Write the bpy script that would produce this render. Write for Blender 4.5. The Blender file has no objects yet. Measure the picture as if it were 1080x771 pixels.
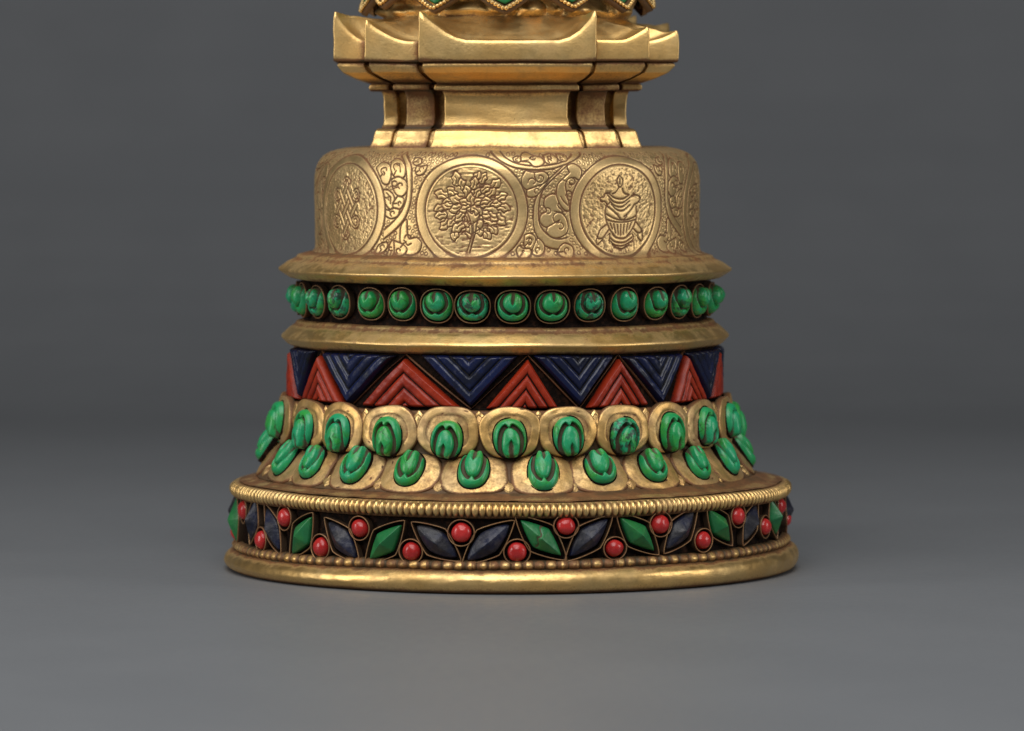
import bpy, math, random
import numpy as np

# ------------------------------------------------------------------ units: modelling unit "u" = 0.25 mm
S = 0.00025
D, H, YH, PX = 5000.0, 487.0, 110.0, 540.0     # camera distance / height in u, horizon row, principal column
rng = random.Random(7)
scene = bpy.context.scene
COL = scene.collection
TAU = 2 * math.pi

# ------------------------------------------------------------------ numeric helpers
def hash2(i, j, seed):
    n = (i.astype(np.int64) * 374761393 + j.astype(np.int64) * 668265263 + seed * 974634777) & 0xffffffff
    n = ((n ^ (n >> 13)) * 1274126177) & 0xffffffff
    n = n ^ (n >> 16)
    return (n & 0xffff) / 65535.0

def vnoise(x, y, seed=0):
    xi = np.floor(x); yi = np.floor(y)
    fx = x - xi; fy = y - yi
    fx = fx * fx * (3 - 2 * fx); fy = fy * fy * (3 - 2 * fy)
    a = hash2(xi, yi, seed); b = hash2(xi + 1, yi, seed)
    c = hash2(xi, yi + 1, seed); d = hash2(xi + 1, yi + 1, seed)
    return (a * (1 - fx) + b * fx) * (1 - fy) + (c * (1 - fx) + d * fx) * fy

def fbm(x, y, seed=0, o=3):
    r = 0; amp = 1; tot = 0
    for k in range(o):
        r = r + amp * vnoise(x * 2 ** k, y * 2 ** k, seed + 17 * k); tot += amp; amp *= .5
    return r / tot

def sstep(a, b, x):
    t = np.clip((x - a) / (b - a), 0, 1)
    return t * t * (3 - 2 * t)

def round_poly(pts, r=1.0, n=4, maxlen=1e9, rs=None):
    """polyline (k-dim) with rounded corners and subdivided runs"""
    P = [np.array(p, float) for p in pts]
    out = [P[0]]
    for i in range(1, len(P) - 1):
        rr = r if rs is None else rs[i]
        a, b, c = P[i - 1], P[i], P[i + 1]
        la, lc = np.linalg.norm(a - b), np.linalg.norm(c - b)
        q = min(rr, .45 * la, .45 * lc)
        s, e = b + (a - b) / la * q, b + (c - b) / lc * q
        for k in range(n + 1):
            t = k / n
            out.append((1 - t) ** 2 * s + 2 * t * (1 - t) * b + t * t * e)
    out.append(P[-1])
    res = [out[0]]
    for p, q in zip(out, out[1:]):
        L = np.linalg.norm(q - p)
        if L < 1e-6: continue
        m = max(1, int(math.ceil(L / maxlen)))
        for k in range(1, m + 1): res.append(p + (q - p) * k / m)
    return np.array(res)

def warp(P):
    """hand-made irregularity of the whole casting, applied to every part of it"""
    x, y, z = P[..., 0], P[..., 1], P[..., 2]
    th = np.arctan2(y, x)
    k = sstep(0, 16, z)
    tilt = .010 * x * sstep(0, 14, z) * (1 - sstep(32, 80, z))
    w = .7 * np.sin(3 * th + z * .031) + .5 * np.sin(7 * th + 1.3 + z * .07) + .35 * np.sin(13 * th + z * .11)
    w2 = .8 * np.sin(2 * th + z * .05 + 1) + .4 * np.sin(5 * th + z * .021 + 2.1)
    r = np.sqrt(x * x + y * y) + 1e-6
    f = 1 + w2 * .8 / np.maximum(r, 40)
    return np.stack([x * f, y * f, z + k * (w * .55 + tilt)], -1)

# ------------------------------------------------------------------ mesh creation
def raw_mesh(name, V, F, mat, parent=None, attrs=None, origin=None, smooth=True, do_warp=True):
    V = np.asarray(V, float).reshape(-1, 3)
    if do_warp: V = warp(V)
    V = V * S
    if origin is None:
        o = np.zeros(3)
    else:
        o = V.mean(0)
    V = V - o
    me = bpy.data.meshes.new(name)
    if isinstance(F, np.ndarray):
        nf, k = F.shape
        me.vertices.add(len(V)); me.vertices.foreach_set('co', V.astype(np.float32).ravel())
        me.loops.add(nf * k); me.loops.foreach_set('vertex_index', F.astype(np.int32).ravel())
        me.polygons.add(nf); me.polygons.foreach_set('loop_start', (np.arange(nf) * k).astype(np.int32))
        me.polygons.foreach_set('loop_total', np.full(nf, k, np.int32))
        me.update(calc_edges=True)
    else:
        me.from_pydata(V.tolist(), [], F)
    me.validate()
    me.polygons.foreach_set('use_smooth', np.full(len(me.polygons), smooth))
    for an, av in (attrs or {}).items():
        at = me.attributes.new(an, 'FLOAT', 'POINT')
        at.data.foreach_set('value', np.asarray(av, np.float32).ravel())
    me.materials.append(mat)
    me.update()
    ob = bpy.data.objects.new(name, me); COL.objects.link(ob)
    ob.location = o
    if parent is not None:
        ob.parent = parent
        if parent.type == 'MESH': ob.location = o - np.array(parent.location)
    return ob

def grid_faces(n, m, wrap_n=False, wrap_m=False, flip=False, off=0):
    i = np.arange(n if wrap_n else n - 1); j = np.arange(m if wrap_m else m - 1)
    I, J = np.meshgrid(i, j, indexing='ij')
    I2 = (I + 1) % n; J2 = (J + 1) % m
    F = np.stack([I * m + J, I2 * m + J, I2 * m + J2, I * m + J2], -1).reshape(-1, 4)
    if flip: F = F[:, ::-1]
    return F + off

def lathe(name, prof, mat, parent, cx, n=360, dirt=None, disp=None, r=1.2, maxlen=6, origin=None):
    """prof: (radius, z[, dirt]) from bottom to top on the outside"""
    P = round_poly([(p[0], p[1], (p[2] if len(p) > 2 else 0) * 3) for p in prof], r, 4, maxlen)
    R, Z, Dd = P[:, 0], P[:, 1], P[:, 2] / 3
    th = np.linspace(0, TAU, n, endpoint=False)
    T, RR = np.meshgrid(th, R, indexing='ij'); _, ZZ = np.meshgrid(th, Z, indexing='ij')
    DD = np.broadcast_to(Dd, T.shape).copy()
    if disp is not None:
        RR, ZZ, DD = disp(T, RR, ZZ, DD)
    V = np.stack([cx + RR * np.sin(T), -RR * np.cos(T), ZZ], -1)
    F = grid_faces(n, len(R), wrap_n=True)
    return raw_mesh(name, V, F, mat, parent, {'dirt': np.clip(DD, 0, 1)}, origin)

# photo position on a known round body -> azimuth and height (the front is theta 0, towards -Y)
def az(px, R, cx):
    s = 0.0
    for _ in range(8):
        yy = -R * math.cos(s)
        X = (px - PX) * (D + yy) / D - cx
        s = math.asin(max(-1, min(1, X / R)))
    return s
def zz(py, R, th):
    return H - (py - YH) * (D - R * math.cos(th)) / D

def cone_map(th0, R, zc, cx, slope=0.0, roll=0.0):
    """local (x right, y up, h out) on a cone: slope = angle the face leans back (radius shrinks upward)"""
    c, s = math.cos(slope), math.sin(slope)
    cr, sr = math.cos(roll), math.sin(roll)
    def f(x, y, h):
        x, y = x * cr - y * sr, x * sr + y * cr
        r = R - y * s + h * c
        z = zc + y * c + h * s
        t = th0 + x / R
        return np.stack([cx + r * np.sin(t), -r * np.cos(t), z], -1)
    return f

def polar_patch(name, mp, outline, height, mat, parent, NR=20, NA=72, skirt=6.0, attrfn=None, bulge_p=1.0):
    """outline(phi)->(x,y) at rho=1; height(x,y,rho,phi)->h"""
    phi = np.linspace(0, TAU, NA, endpoint=False)
    ox, oy = outline(phi)
    rho = (np.arange(1, NR + 1) / NR) ** bulge_p
    X = ox[:, None] * rho[None]; Y = oy[:, None] * rho[None]
    Rr = np.broadcast_to(rho[None], X.shape); Ph = np.broadcast_to(phi[:, None], X.shape)
    hh, dd = height(X, Y, Rr, Ph)
    # skirt rows
    X = np.concatenate([X, ox[:, None] * 1.005, ox[:, None] * .99], 1)
    Y = np.concatenate([Y, oy[:, None] * 1.005, oy[:, None] * .99], 1)
    e = hh[:, -1:]
    hh = np.concatenate([hh, np.minimum(e - .8, e * .5), np.full_like(e, -skirt)], 1)
    dd = np.concatenate([dd, dd[:, -1:] * 0 + .55, dd[:, -1:] * 0 + 1], 1)
    c0h, c0d = height(np.zeros((1, 1)), np.zeros((1, 1)), np.zeros((1, 1)), np.zeros((1, 1)))
    V = mp(X, Y, hh).reshape(-1, 3)
    m = X.shape[1]
    F = grid_faces(NA, m, wrap_n=True).tolist()
    ci = NA * m
    V = np.vstack([V, mp(np.zeros(1), np.zeros(1), c0h[0]).reshape(1, 3)])
    F += [[ci, ((i + 1) % NA) * m, i * m] for i in range(NA)]
    F = [f[::-1] for f in F]
    return raw_mesh(name, V, F, mat, parent, {'dirt': np.append(dd.ravel(), c0d.ravel()[0])}, origin=1)

def ribbon_loop(name, mp, ox, oy, mat, parent, h0=-2, h1=7, w=1.7, dirt=.35):
    """closed wire ribbon standing on the wall along outline (ox,oy)"""
    tx = np.roll(ox, -1) - np.roll(ox, 1); ty = np.roll(oy, -1) - np.roll(oy, 1)
    L = np.hypot(tx, ty) + 1e-9
    nx, ny = ty / L, -tx / L
    sec = [(w / 2, h0), (w / 2, h1 - 1.6), (w / 2, h1 - .4), (w / 4, h1), (-w / 4, h1), (-w / 2, h1 - .4), (-w / 2, h1 - 1.6), (-w / 2, h0)]
    X = np.stack([ox + nx * s for s, _ in sec], 1); Y = np.stack([oy + ny * s for s, _ in sec], 1)
    Hh = np.stack([np.full_like(ox, h) for _, h in sec], 1)
    V = mp(X, Y, Hh)
    dd = np.stack([np.full_like(ox, dirt if h > h1 - 1 else 1.0) for _, h in sec], 1)
    return raw_mesh(name, V, grid_faces(len(ox), len(sec), wrap_n=True), mat, parent, {'dirt': dd}, origin=1)

# ------------------------------------------------------------------ materials
def new_mat(name):
    m = bpy.data.materials.new(name); m.use_nodes = True
    nt = m.node_tree; nt.nodes.clear()
    return m, nt
class NB:
    def __init__(s, nt): s.nt = nt
    def n(s, t, **kw):
        nd = s.nt.nodes.new(t)
        for k, v in kw.items(): setattr(nd, k, v)
        return nd
    def l(s, a, b): s.nt.links.new(a, b)
    def val(s, sock, v):
        if hasattr(v, 'is_linked') or isinstance(v, bpy.types.NodeSocket): s.l(v, sock)
        else: sock.default_value = v
    def math(s, op, a, b=0.0, c=None, clamp=False):
        nd = s.n('ShaderNodeMath', operation=op, use_clamp=clamp)
        s.val(nd.inputs[0], a); s.val(nd.inputs[1], b)
        if c is not None: s.val(nd.inputs[2], c)
        return nd.outputs[0]
    def mapr(s, v, a, b, c=0.0, d=1.0):
        nd = s.n('ShaderNodeMapRange'); nd.interpolation_type = 'SMOOTHSTEP'
        s.l(v, nd.inputs['Value'])
        for k, q in (('From Min', a), ('From Max', b), ('To Min', c), ('To Max', d)): nd.inputs[k].default_value = q
        return nd.outputs['Result']
    def mix(s, f, a, b):
        nd = s.n('ShaderNodeMix', data_type='RGBA')
        s.val(nd.inputs[0], f)
        s.val(nd.inputs[6], a if not isinstance(a, tuple) else (*a, 1)); s.val(nd.inputs[7], b if not isinstance(b, tuple) else (*b, 1))
        return nd.outputs[2]
    def mixf(s, f, a, b):
        nd = s.n('ShaderNodeMix', data_type='FLOAT')
        s.val(nd.inputs[0], f); s.val(nd.inputs[2], a); s.val(nd.inputs[3], b)
        return nd.outputs[0]
    def noise(s, scale, detail=3, rough=.55, vec=None, stretch=None, dist=0):
        """scale = features per u"""
        if vec is None:
            g = s.n('ShaderNodeNewGeometry'); vec = g.outputs['Position']
        if stretch:
            vm = s.n('ShaderNodeVectorMath', operation='MULTIPLY'); s.l(vec, vm.inputs[0]); vm.inputs[1].default_value = stretch
            vec = vm.outputs[0]
        nd = s.n('ShaderNodeTexNoise'); s.l(vec, nd.inputs['Vector'])
        nd.inputs['Scale'].default_value = scale / S; nd.inputs['Detail'].default_value = detail
        nd.inputs['Roughness'].default_value = rough; nd.inputs['Distortion'].default_value = dist
        return nd.outputs['Fac']
    def bump(s, h, strength, dist, normal=None):
        b = s.n('ShaderNodeBump'); b.inputs['Strength'].default_value = strength; b.inputs['Distance'].default_value = dist * S
        s.l(h, b.inputs['Height'])
        if normal is not None: s.l(normal, b.inputs['Normal'])
        return b.outputs['Normal']
    def attr(s, name):
        a = s.n('ShaderNodeAttribute'); a.attribute_name = name; return a.outputs['Fac']
    def out(s, **kw):
        p = s.n('ShaderNodeBsdfPrincipled'); o = s.n('ShaderNodeOutputMaterial'); s.l(p.outputs[0], o.inputs[0])
        for k, v in kw.items():
            k = k.replace('_', ' ')
            sk = p.inputs[k]
            s.val(sk, (*v, 1) if isinstance(v, tuple) and len(v) == 3 else v)
        return p

def gold_mat(name, base=(.79, .505, .185), pale=(.77, .535, .225), rough=.42, dirtamt=.5, grain=.5, flow=1.0, redness=.5):
    m, nt = new_mat(name); b = NB(nt)
    big = b.noise(.018, 4, .6); mid = b.noise(.07, 4, .6); fine = b.noise(.45, 3, .6); scr = b.noise(.12, 4, .7, stretch=(.25, .25, 5))
    pit = b.noise(.16, 2, .5)
    g = b.n('ShaderNodeNewGeometry')
    d = b.attr('dirt')
    # worn patina: the attribute marks crevices; noise breaks its border up
    brk = b.math('ADD', b.math('MULTIPLY', mid, .55), b.math('MULTIPLY', fine, .45))
    dd = b.math('ADD', d, b.math('MULTIPLY', b.math('SUBTRACT', brk, .5), .9))
    mask = b.mapr(dd, .10, .62)
    patch = b.math('MULTIPLY', b.mapr(b.math('ADD', b.math('MULTIPLY', big, .6), b.math('MULTIPLY', mid, .4)), .47, .72), dirtamt)
    mask = b.math('MAXIMUM', mask, patch, clamp=True)
    spots = b.mapr(pit, .245, .20)
    mask = b.math('MAXIMUM', mask, b.math('MULTIPLY', spots, .8), clamp=True)
    gold = b.mix(b.mapr(big, .35, .65), base, pale)
    gold = b.mix(b.math('MULTIPLY', b.mapr(fine, .45, .75), .25), gold, (.42, .27, .12))
    dcol = b.mix(b.mapr(mid, .35, .65), (.075, .025, .008), (.155, .053, .017))
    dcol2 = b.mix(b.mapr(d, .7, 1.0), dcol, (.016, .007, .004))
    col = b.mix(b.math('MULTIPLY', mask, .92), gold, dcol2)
    met = b.mixf(mask, 1.0, .25)
    ro = b.mixf(mask, b.math('ADD', b.math('MULTIPLY', mid, .16), rough - .06), .62)
    nrm = b.bump(scr, .06 * grain, 1.4)
    nrm = b.bump(mid, .10 * grain, 5, nrm)
    nrm = b.bump(fine, .30 * grain, 1.0, nrm)
    b.out(Base_Color=col, Metallic=met, Roughness=ro, Normal=nrm)
    return m

def stone_mat(name, c1, c2, c3, rough=.28, vein=0.0, veincol=(.02, .02, .02), dirt=(.075, .040, .022), dust=0.0, grain=.4, spec=.5, coat=0.0):
    m, nt = new_mat(name); b = NB(nt)
    oi = b.n('ShaderNodeObjectInfo').outputs['Random']
    big = b.noise(.045, 3, .6); fine = b.noise(.35, 4, .65)
    col = b.mix(oi, c1, c2)
    col = b.mix(b.mapr(big, .42, .66), col, c3)
    col = b.mix(b.math('MULTIPLY', b.mapr(fine, .4, .75), .3), col, tuple(x * .55 for x in c1))
    d = b.attr('dirt')
    dd = b.math('ADD', d, b.math('MULTIPLY', b.math('SUBTRACT', fine, .5), .7))
    mask = b.mapr(dd, .35, .75)
    if vein:
        v = b.n('ShaderNodeTexVoronoi', feature='DISTANCE_TO_EDGE'); g = b.n('ShaderNodeNewGeometry')
        mx = b.n('ShaderNodeVectorMath', operation='ADD'); sc = b.n('ShaderNodeVectorMath', operation='SCALE')
        ns = b.n('ShaderNodeTexNoise'); b.l(g.outputs['Position'], ns.inputs['Vector']); ns.inputs['Scale'].default_value = .12 / S
        b.l(ns.outputs['Color'], sc.inputs[0]); sc.inputs['Scale'].default_value = 7 * S
        b.l(g.outputs['Position'], mx.inputs[0]); b.l(sc.outputs[0], mx.inputs[1]); b.l(mx.outputs[0], v.inputs['Vector'])
        v.inputs['Scale'].default_value = .05 / S
        line = b.mapr(v.outputs['Distance'], .035, .0)
        gate = b.mapr(big, .50, .58)
        col = b.mix(b.math('MULTIPLY', b.math('MULTIPLY', line, gate), vein), col, veincol)
    if vein > .5:
        blot = b.math('MULTIPLY', b.mapr(b.noise(.16, 4, .65), .50, .58), b.mapr(oi, .80, .84))
        col = b.mix(b.math('MULTIPLY', blot, .85), col, (.02, .028, .026))
    if dust:
        col = b.mix(b.math('MULTIPLY', b.mapr(b.noise(.10, 4, .7), .45, .7), dust), col, (.16, .14, .13))
    col = b.mix(b.math('MULTIPLY', mask, .93), col, dirt)
    ro = b.mixf(mask, b.math('ADD', b.math('MULTIPLY', fine, .22), rough - .08), .75)
    nrm = b.bump(b.noise(.10, 2), .35 * grain, 3)
    nrm = b.bump(fine, .30 * grain, .8, nrm)
    kw = dict(Base_Color=col, Roughness=ro, Normal=nrm, Specular_IOR_Level=spec)
    b.out(**kw)
    return m

M_gold = gold_mat('worn_gilt_copper')
M_goldb = gold_mat('gilt_copper_bright', rough=.39, dirtamt=.45, base=(.79, .51, .19))
M_drum = gold_mat('engraved_gilt', base=(.79, .545, .245), pale=(.78, .56, .27), rough=.45, dirtamt=.12, grain=.4)
M_petal = gold_mat('gilt_petal', rough=.47, dirtamt=.8, base=(.76, .47, .165), pale=(.70, .49, .23))
M_rust = gold_mat('gilt_dirty', dirtamt=.95, base=(.64, .38, .14), rough=.42)
M_dark, nt = new_mat('dark_resin'); b = NB(nt)
f = b.noise(.2, 4)
b.out(Base_Color=b.mix(b.mapr(f, .45, .75), (.006, .003, .0018), (.030, .012, .006)), Roughness=.7, Specular_IOR_Level=.08, Normal=b.bump(f, .5, 2))
M_wire = gold_mat('bezel_wire', base=(.42, .25, .11), pale=(.36, .23, .12), rough=.45, dirtamt=.6)
M_green = stone_mat('turquoise', (.012, .28, .078), (.014, .30, .145), (.030, .29, .045), vein=.55, rough=.33)
M_green2 = stone_mat('malachite', (.008, .125, .032), (.010, .16, .055), (.018, .17, .04), vein=.35, rough=.36)
M_red = stone_mat('red_coral', (.40, .018, .017), (.48, .026, .025), (.33, .014, .013), rough=.24, grain=.25)
M_redc = stone_mat('red_inlay', (.28, .023, .006), (.32, .028, .007), (.21, .016, .006), rough=.36, spec=.3, dirt=(.012, .007, .005))
M_bluec = stone_mat('blue_inlay', (.003, .006, .030), (.004, .010, .055), (.0035, .005, .014), rough=.30, grain=.12, spec=.4, dirt=(.006, .005, .005))
M_navy = stone_mat('lapis', (.007, .009, .018), (.014, .014, .018), (.005, .008, .030), rough=.38, dust=.22, spec=.35, grain=1.0)

# ------------------------------------------------------------------ the setting: one seamless paper sweep
m, nt = new_mat('grey_paper'); b = NB(nt)
n1 = b.noise(.004, 4); n2 = b.noise(.08, 4)
col = b.mix(b.mapr(n1, .35, .65), (.151, .158, .168), (.159, .166, .176))
n3 = b.noise(.012, 3, .6, stretch=(1, 3, 1)); sm = b.mapr(n3, .62, .72)
col = b.mix(b.math('MULTIPLY', sm, .18), col, (.14, .14, .145))
n4 = b.noise(.10, 5, .75); col = b.mix(b.math('MULTIPLY', b.mapr(n4, .66, .71), .35), col, (.30, .30, .30))
b.out(Base_Color=col, Roughness=b.mixf(b.mapr(n2, .3, .7), .44, .50), Normal=b.bump(n2, .05, 1.0), Specular_IOR_Level=.35)
prof = [(-2600, 0)] + [(2300, 0)]
for k in range(1, 25):
    a = k / 24 * math.pi / 2
    prof.append((2300 + 1700 * math.sin(a), 1700 * (1 - math.cos(a))))
prof.append((4000, 6500))
P = round_poly(prof, 1, 2, 250)
xs = np.linspace(-6000, 6000, 25)
V = np.array([[(x, p[0], p[1]) for p in P] for x in xs])
g = raw_mesh('backdrop', V, grid_faces(len(xs), len(P)), m, do_warp=False)
g['kind'] = 'structure'

# ------------------------------------------------------------------ the stupa
stupa = bpy.data.objects.new('stupa', None); COL.objects.link(stupa)
stupa.empty_display_size = .02
stupa['label'] = 'gilt metal Buddhist stupa inlaid with turquoise, coral and lapis, standing on a grey surface'
stupa['category'] = 'stupa'
C0 = -1.0          # centre line of the plinth
C1 = -6.5          # lotus tiers
C2 = -7.5          # rims
C3 = -5.0          # drum
C4 = -7.8          # harmika

# --- plinth
def d_roll(T, R, Z, Dd):
    n = fbm(T * 22, Z * .12, 3); n2 = fbm(T * 60, Z * .3, 5)
    Dd = Dd + .35 * sstep(.5, .8, n) * sstep(14, 25, Z) + .2 * sstep(5, 0, Z)
    return R + (n - .5) * 1.2 + (n2 - .5) * .4, Z, Dd
lathe('foot_ring', [(250, 1.2, 1), (292, 0, .8), (299, 4, .3), (302, 11, 0), (301, 17, 0), (297, 21.5, .25), (291, 24, .8), (284, 25, .9)],
      M_goldb, stupa, C0, 720, disp=d_roll, r=5, maxlen=3)

def d_beads(T, R, Z, Dd):
    N = 152
    ph = (T / TAU * N + .25 * np.sin(T * 5)) 
    f = np.abs(np.sin(ph * math.pi)) ** .42
    jit = .8 + .4 * hash2(np.floor(ph), np.zeros_like(ph), 4)
    mid = np.clip(1 - np.abs(Z - 28.5) / 6.5, 0, 1) ** .5
    R2 = R - (1 - f) * 4.2 * mid + (jit - 1) * 1.6 * mid * f
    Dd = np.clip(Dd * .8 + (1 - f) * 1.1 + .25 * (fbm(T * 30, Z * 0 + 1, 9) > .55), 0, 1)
    return R2, Z, Dd
lathe('beaded_band', [(285, 22.2, 1), (290.5, 23.5, .7), (294.5, 28, .1), (291, 32.5, .5), (285, 33.6, 1)], M_gold, stupa, C0, 152 * 13, disp=d_beads, r=3, maxlen=1.6)

lathe('inlay_wall', [(284, 24), (283, 33), (283, 74), (286, 79)], M_dark, stupa, C0, 240)
def d_rope(T, R, Z, Dd):
    N = 272
    ph = T / TAU * N + .35 * np.sin(T * 9) + .15 * np.sin(T * 31)
    u_ = (ph % 1 - .5) * 2
    f = np.sqrt(np.clip(1 - u_ * u_, 0, 1))
    jit = hash2(np.floor(ph), np.zeros_like(ph), 8)
    out = sstep(288.5, 292, R)
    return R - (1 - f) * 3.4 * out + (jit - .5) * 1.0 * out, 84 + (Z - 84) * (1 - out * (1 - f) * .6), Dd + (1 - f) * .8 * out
lathe('beaded_rim', [(283, 74.5, 1), (288, 75.3, .8), (291.5, 76.6, .6), (295.3, 79.4, .1), (296.6, 84, 0), (295.3, 88.6, 0), (291.5, 91.2, .15), (288, 91.0, .5), (283, 91.6, .6)],
      M_goldb, stupa, C0, 272 * 10, disp=d_rope, r=2.5, maxlen=1.8)
def d_ledge(T, R, Z, Dd):
    n = fbm(T * 20, R * .08, 21)
    return R, Z + (n - .5) * 1.4, Dd + (n - .5) * .6
lathe('ledge', [(286, 92.4, .7), (276, 93.5, .45), (266, 96.5, .75), (258, 99, .8)], M_rust, stupa, C0, 480, disp=d_ledge, maxlen=3)

# --- diamond and coral inlay of the plinth; photo (x, y) of each stone, kind, lean, size, shape
RW = 283.0
def stone_outline(a, bb, p, skew=0.0):
    def f(phi):
        c, s = np.cos(phi), np.sin(phi)
        r = (np.abs(c) ** p + np.abs(s) ** p) ** (-1 / p)
        x, y = a * r * c, bb * r * s
        return x + skew * y, y
    return f
def lozenge(px, py, mat, name, lean, L, W, p=1.12, th=None, crack=False, hgt=17, z=None):
    t = az(px, RW + 10, C0) if th is None else th
    zc = zz(py, RW + 10, t) if z is None else z
    mp = cone_map(t, RW, zc, C0, roll=lean)
    sd = rng.randint(0, 999)
    flat = rng.uniform(.0, .06)
    def hh(X, Y, R, Ph):
        base = 6.5 + (hgt - 6.5) * (1 - np.maximum(R, flat)) ** (.92) * 1.02
        base = base - .8 * sstep(.93, 1, R)
        n = (fbm(X * .16 + sd, Y * .16, sd) - .5) * 1.1
        d = .25 * sstep(.94, 1.0, R)
        if crack:
            q = np.abs(Y - 3 - .5 * X + 1.5 * np.sin(X * .7))
            base = base - 1.6 * np.exp(-(q / 1.1) ** 2); d = d + 1.0 * np.exp(-(q / 1.1) ** 2)
        return base + n * (1 - R * .5), d
    out = stone_outline(W, L, p)
    o = polar_patch(name, mp, out, hh, mat, stupa, NR=16, NA=64, skirt=3)
    ph = np.linspace(0, TAU, 56, endpoint=False)
    bx, by = stone_outline(W * 1.42, L * 1.27, 1.18)(ph)
    # the cell wire leans out to the rims at its tips
    k = np.clip(np.abs(by) / (L * 1.27), 0, 1) ** 3
    ribbon_loop('bezel', mp, bx, by, M_wire, o, h1=7.5, w=1.15, dirt=.38)
    return o
def coral(px, py, r=9.3, th=None, z=None):
    r = rng.uniform(8.9, 9.9); q1, q2 = rng.uniform(0, 6), rng.uniform(0, 6)
    t = az(px, RW + 9, C0) if th is None else th
    zc = zz(py, RW + 9, t) if z is None else z
    mp = cone_map(t, RW, zc, C0)
    def hh(X, Y, R, Ph):
        return 5.0 + 8.0 * np.sqrt(np.clip(1 - R * R, 0, 1)) + (fbm(X * .2 + q1, Y * .2 + q2, 5) - .5) * 1.0, .35 * sstep(.95, 1, R)
    o = polar_patch('coral_bead', mp, lambda p: (r * np.cos(p) * (1 + .03 * np.sin(2 * p + q1)), r * np.sin(p) * (1 + .025 * np.sin(3 * p + q2))), hh, M_red, stupa, NR=10, NA=36, skirt=3, bulge_p=.6)
    ph = np.linspace(0, TAU, 36, endpoint=False)
    ribbon_loop('bezel', mp, r * 1.33 * np.cos(ph), r * 1.33 * np.sin(ph), M_wire, o, h1=8, w=1.2, dirt=.38)
    return o
# lean: positive turns the long axis counter-clockwise (top to the left)
Lz = [(238.5, 537, 'b', .15, 22, 11), (246.5, 546, 'g', .15, 24, 12), (263.6, 547, 'b', -.35, 22, 11), (284, 557, 'b', .60, 24, 10.5),
      (314.6, 564, 'g', -.66, 24, 12.5), (357.5, 569.5, 'b', .80, 25, 11.5), (403.7, 572, 'g', -.78, 26, 12.5), (459, 571.5, 'b', .93, 26, 11.5),
      (514.6, 572.5, 'b', -.86, 28, 12), (571, 568, 'g', .84, 28, 12.5), (622.4, 567.5, 'b', -.80, 28, 11.5), (674.6, 564, 'g', .80, 27, 12.5),
      (720.5, 560, 'b', -.74, 26, 11.5), (762, 555.5, 'g', .70, 24.5, 12), (794.6, 553, 'b', -.60, 23, 11), (819, 546, 'g', .35, 23, 12), (833, 539, 'b', -.15, 22, 11)]
for (x, y, k, lean, L, W) in Lz:
    if k == 'g': lozenge(x, y, M_green2, 'green_lozenge_stone', lean, L * .95, W * .95, 1.14, crack=(x == 571))
    else: lozenge(x, y, M_navy, 'blue_lozenge_stone', lean, L * .95, W * .97, rng.uniform(1.25, 1.4), hgt=16)
for (x, y) in [(243.5, 557), (254.5, 537.5), (273, 567), (297.7, 546), (335.7, 576), (377.4, 557), (432.3, 581.3), (486, 562), (545.4, 582.5),
               (597.5, 555), (649.4, 579.3), (698, 553), (743.3, 571), (780.4, 545), (808.5, 557.5), (825.3, 533.9), (834.5, 549)]:
    coral(x, y)
for k in range(15):                                      # round the back
    t = math.radians(101 + k * 11.3)
    lozenge(0, 0, M_green2 if k % 2 else M_navy, 'green_lozenge_stone' if k % 2 else 'blue_lozenge_stone', .8 if k % 2 else -.8, 26, 12, 1.2, th=t, z=53)
    coral(0, 0, th=t + .098, z=62 if k % 2 else 43)

# --- lotus tiers
lathe('lotus_collar', [(262, 97, .9), (247, 112, .8), (236, 131, .9), (233.5, 136, 1), (234, 150, .8), (233, 172, .7), (231.5, 177.5, .7), (224, 178.2, .95)],
      M_rust, stupa, C1, 480, maxlen=4)
def petal(name, th, R, zc, slope, w, h, p, top, hi=3.2, seed=0, pointed=0.0, mat=None, rimw=.24, plain=False):
    mp = cone_map(th, R, zc, C1, slope)
    def outl(phi):
        c, s = np.cos(phi), np.sin(phi)
        r = (np.abs(c) ** p + np.abs(s) ** p) ** (-1 / p)
        x = w * r * c; y = h * r * s
        rr = 1 + .02 * np.sin(3 * phi + seed) + .018 * np.sin(5 * phi + seed * 2)
        k = sstep(.3, 1, top * s) * pointed
        return x * rr * (1 - .75 * k), y * rr
    def hh(X, Y, Rr, Ph):
        rim = sstep(1 - rimw - .04, 1 - rimw + .02, Rr) * (1 - .95 * sstep(.955, 1.0, Rr))
        n = (fbm(X * .12 + seed * 3.1, Y * .12, seed) - .5) * 2.0
        pit = -.9 * sstep(.86, .92, fbm(X * .4 + seed, Y * .4, seed + 5, 2))
        inn = 3.2 * (1 - Rr ** 2.2)
        d = .18 + .20 * (1 - sstep(1 - rimw - .10, 1 - rimw + .02, Rr)) * (fbm(X * .2, Y * .2 + seed, seed + 9))\
            - .18 * rim + .5 * sstep(.93, 1, Rr) + .9 * (pit < -.6)
        dr = .35 * np.exp(-((Rr - (1 - rimw - .03)) / .035) ** 2)
        if plain: d = d * 0 + .26 + .25 * (fbm(X * .2, Y * .2 + seed, seed + 9) - .5) + .5 * sstep(.90, 1, Rr) + .9 * (pit < -.6); dr = 0
        return hi * rim * .62 + inn + n + pit + 1.0, d + dr
    return polar_patch(name, mp, outl, hh, mat or M_petal, stupa, NR=22, NA=60, skirt=5)

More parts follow.
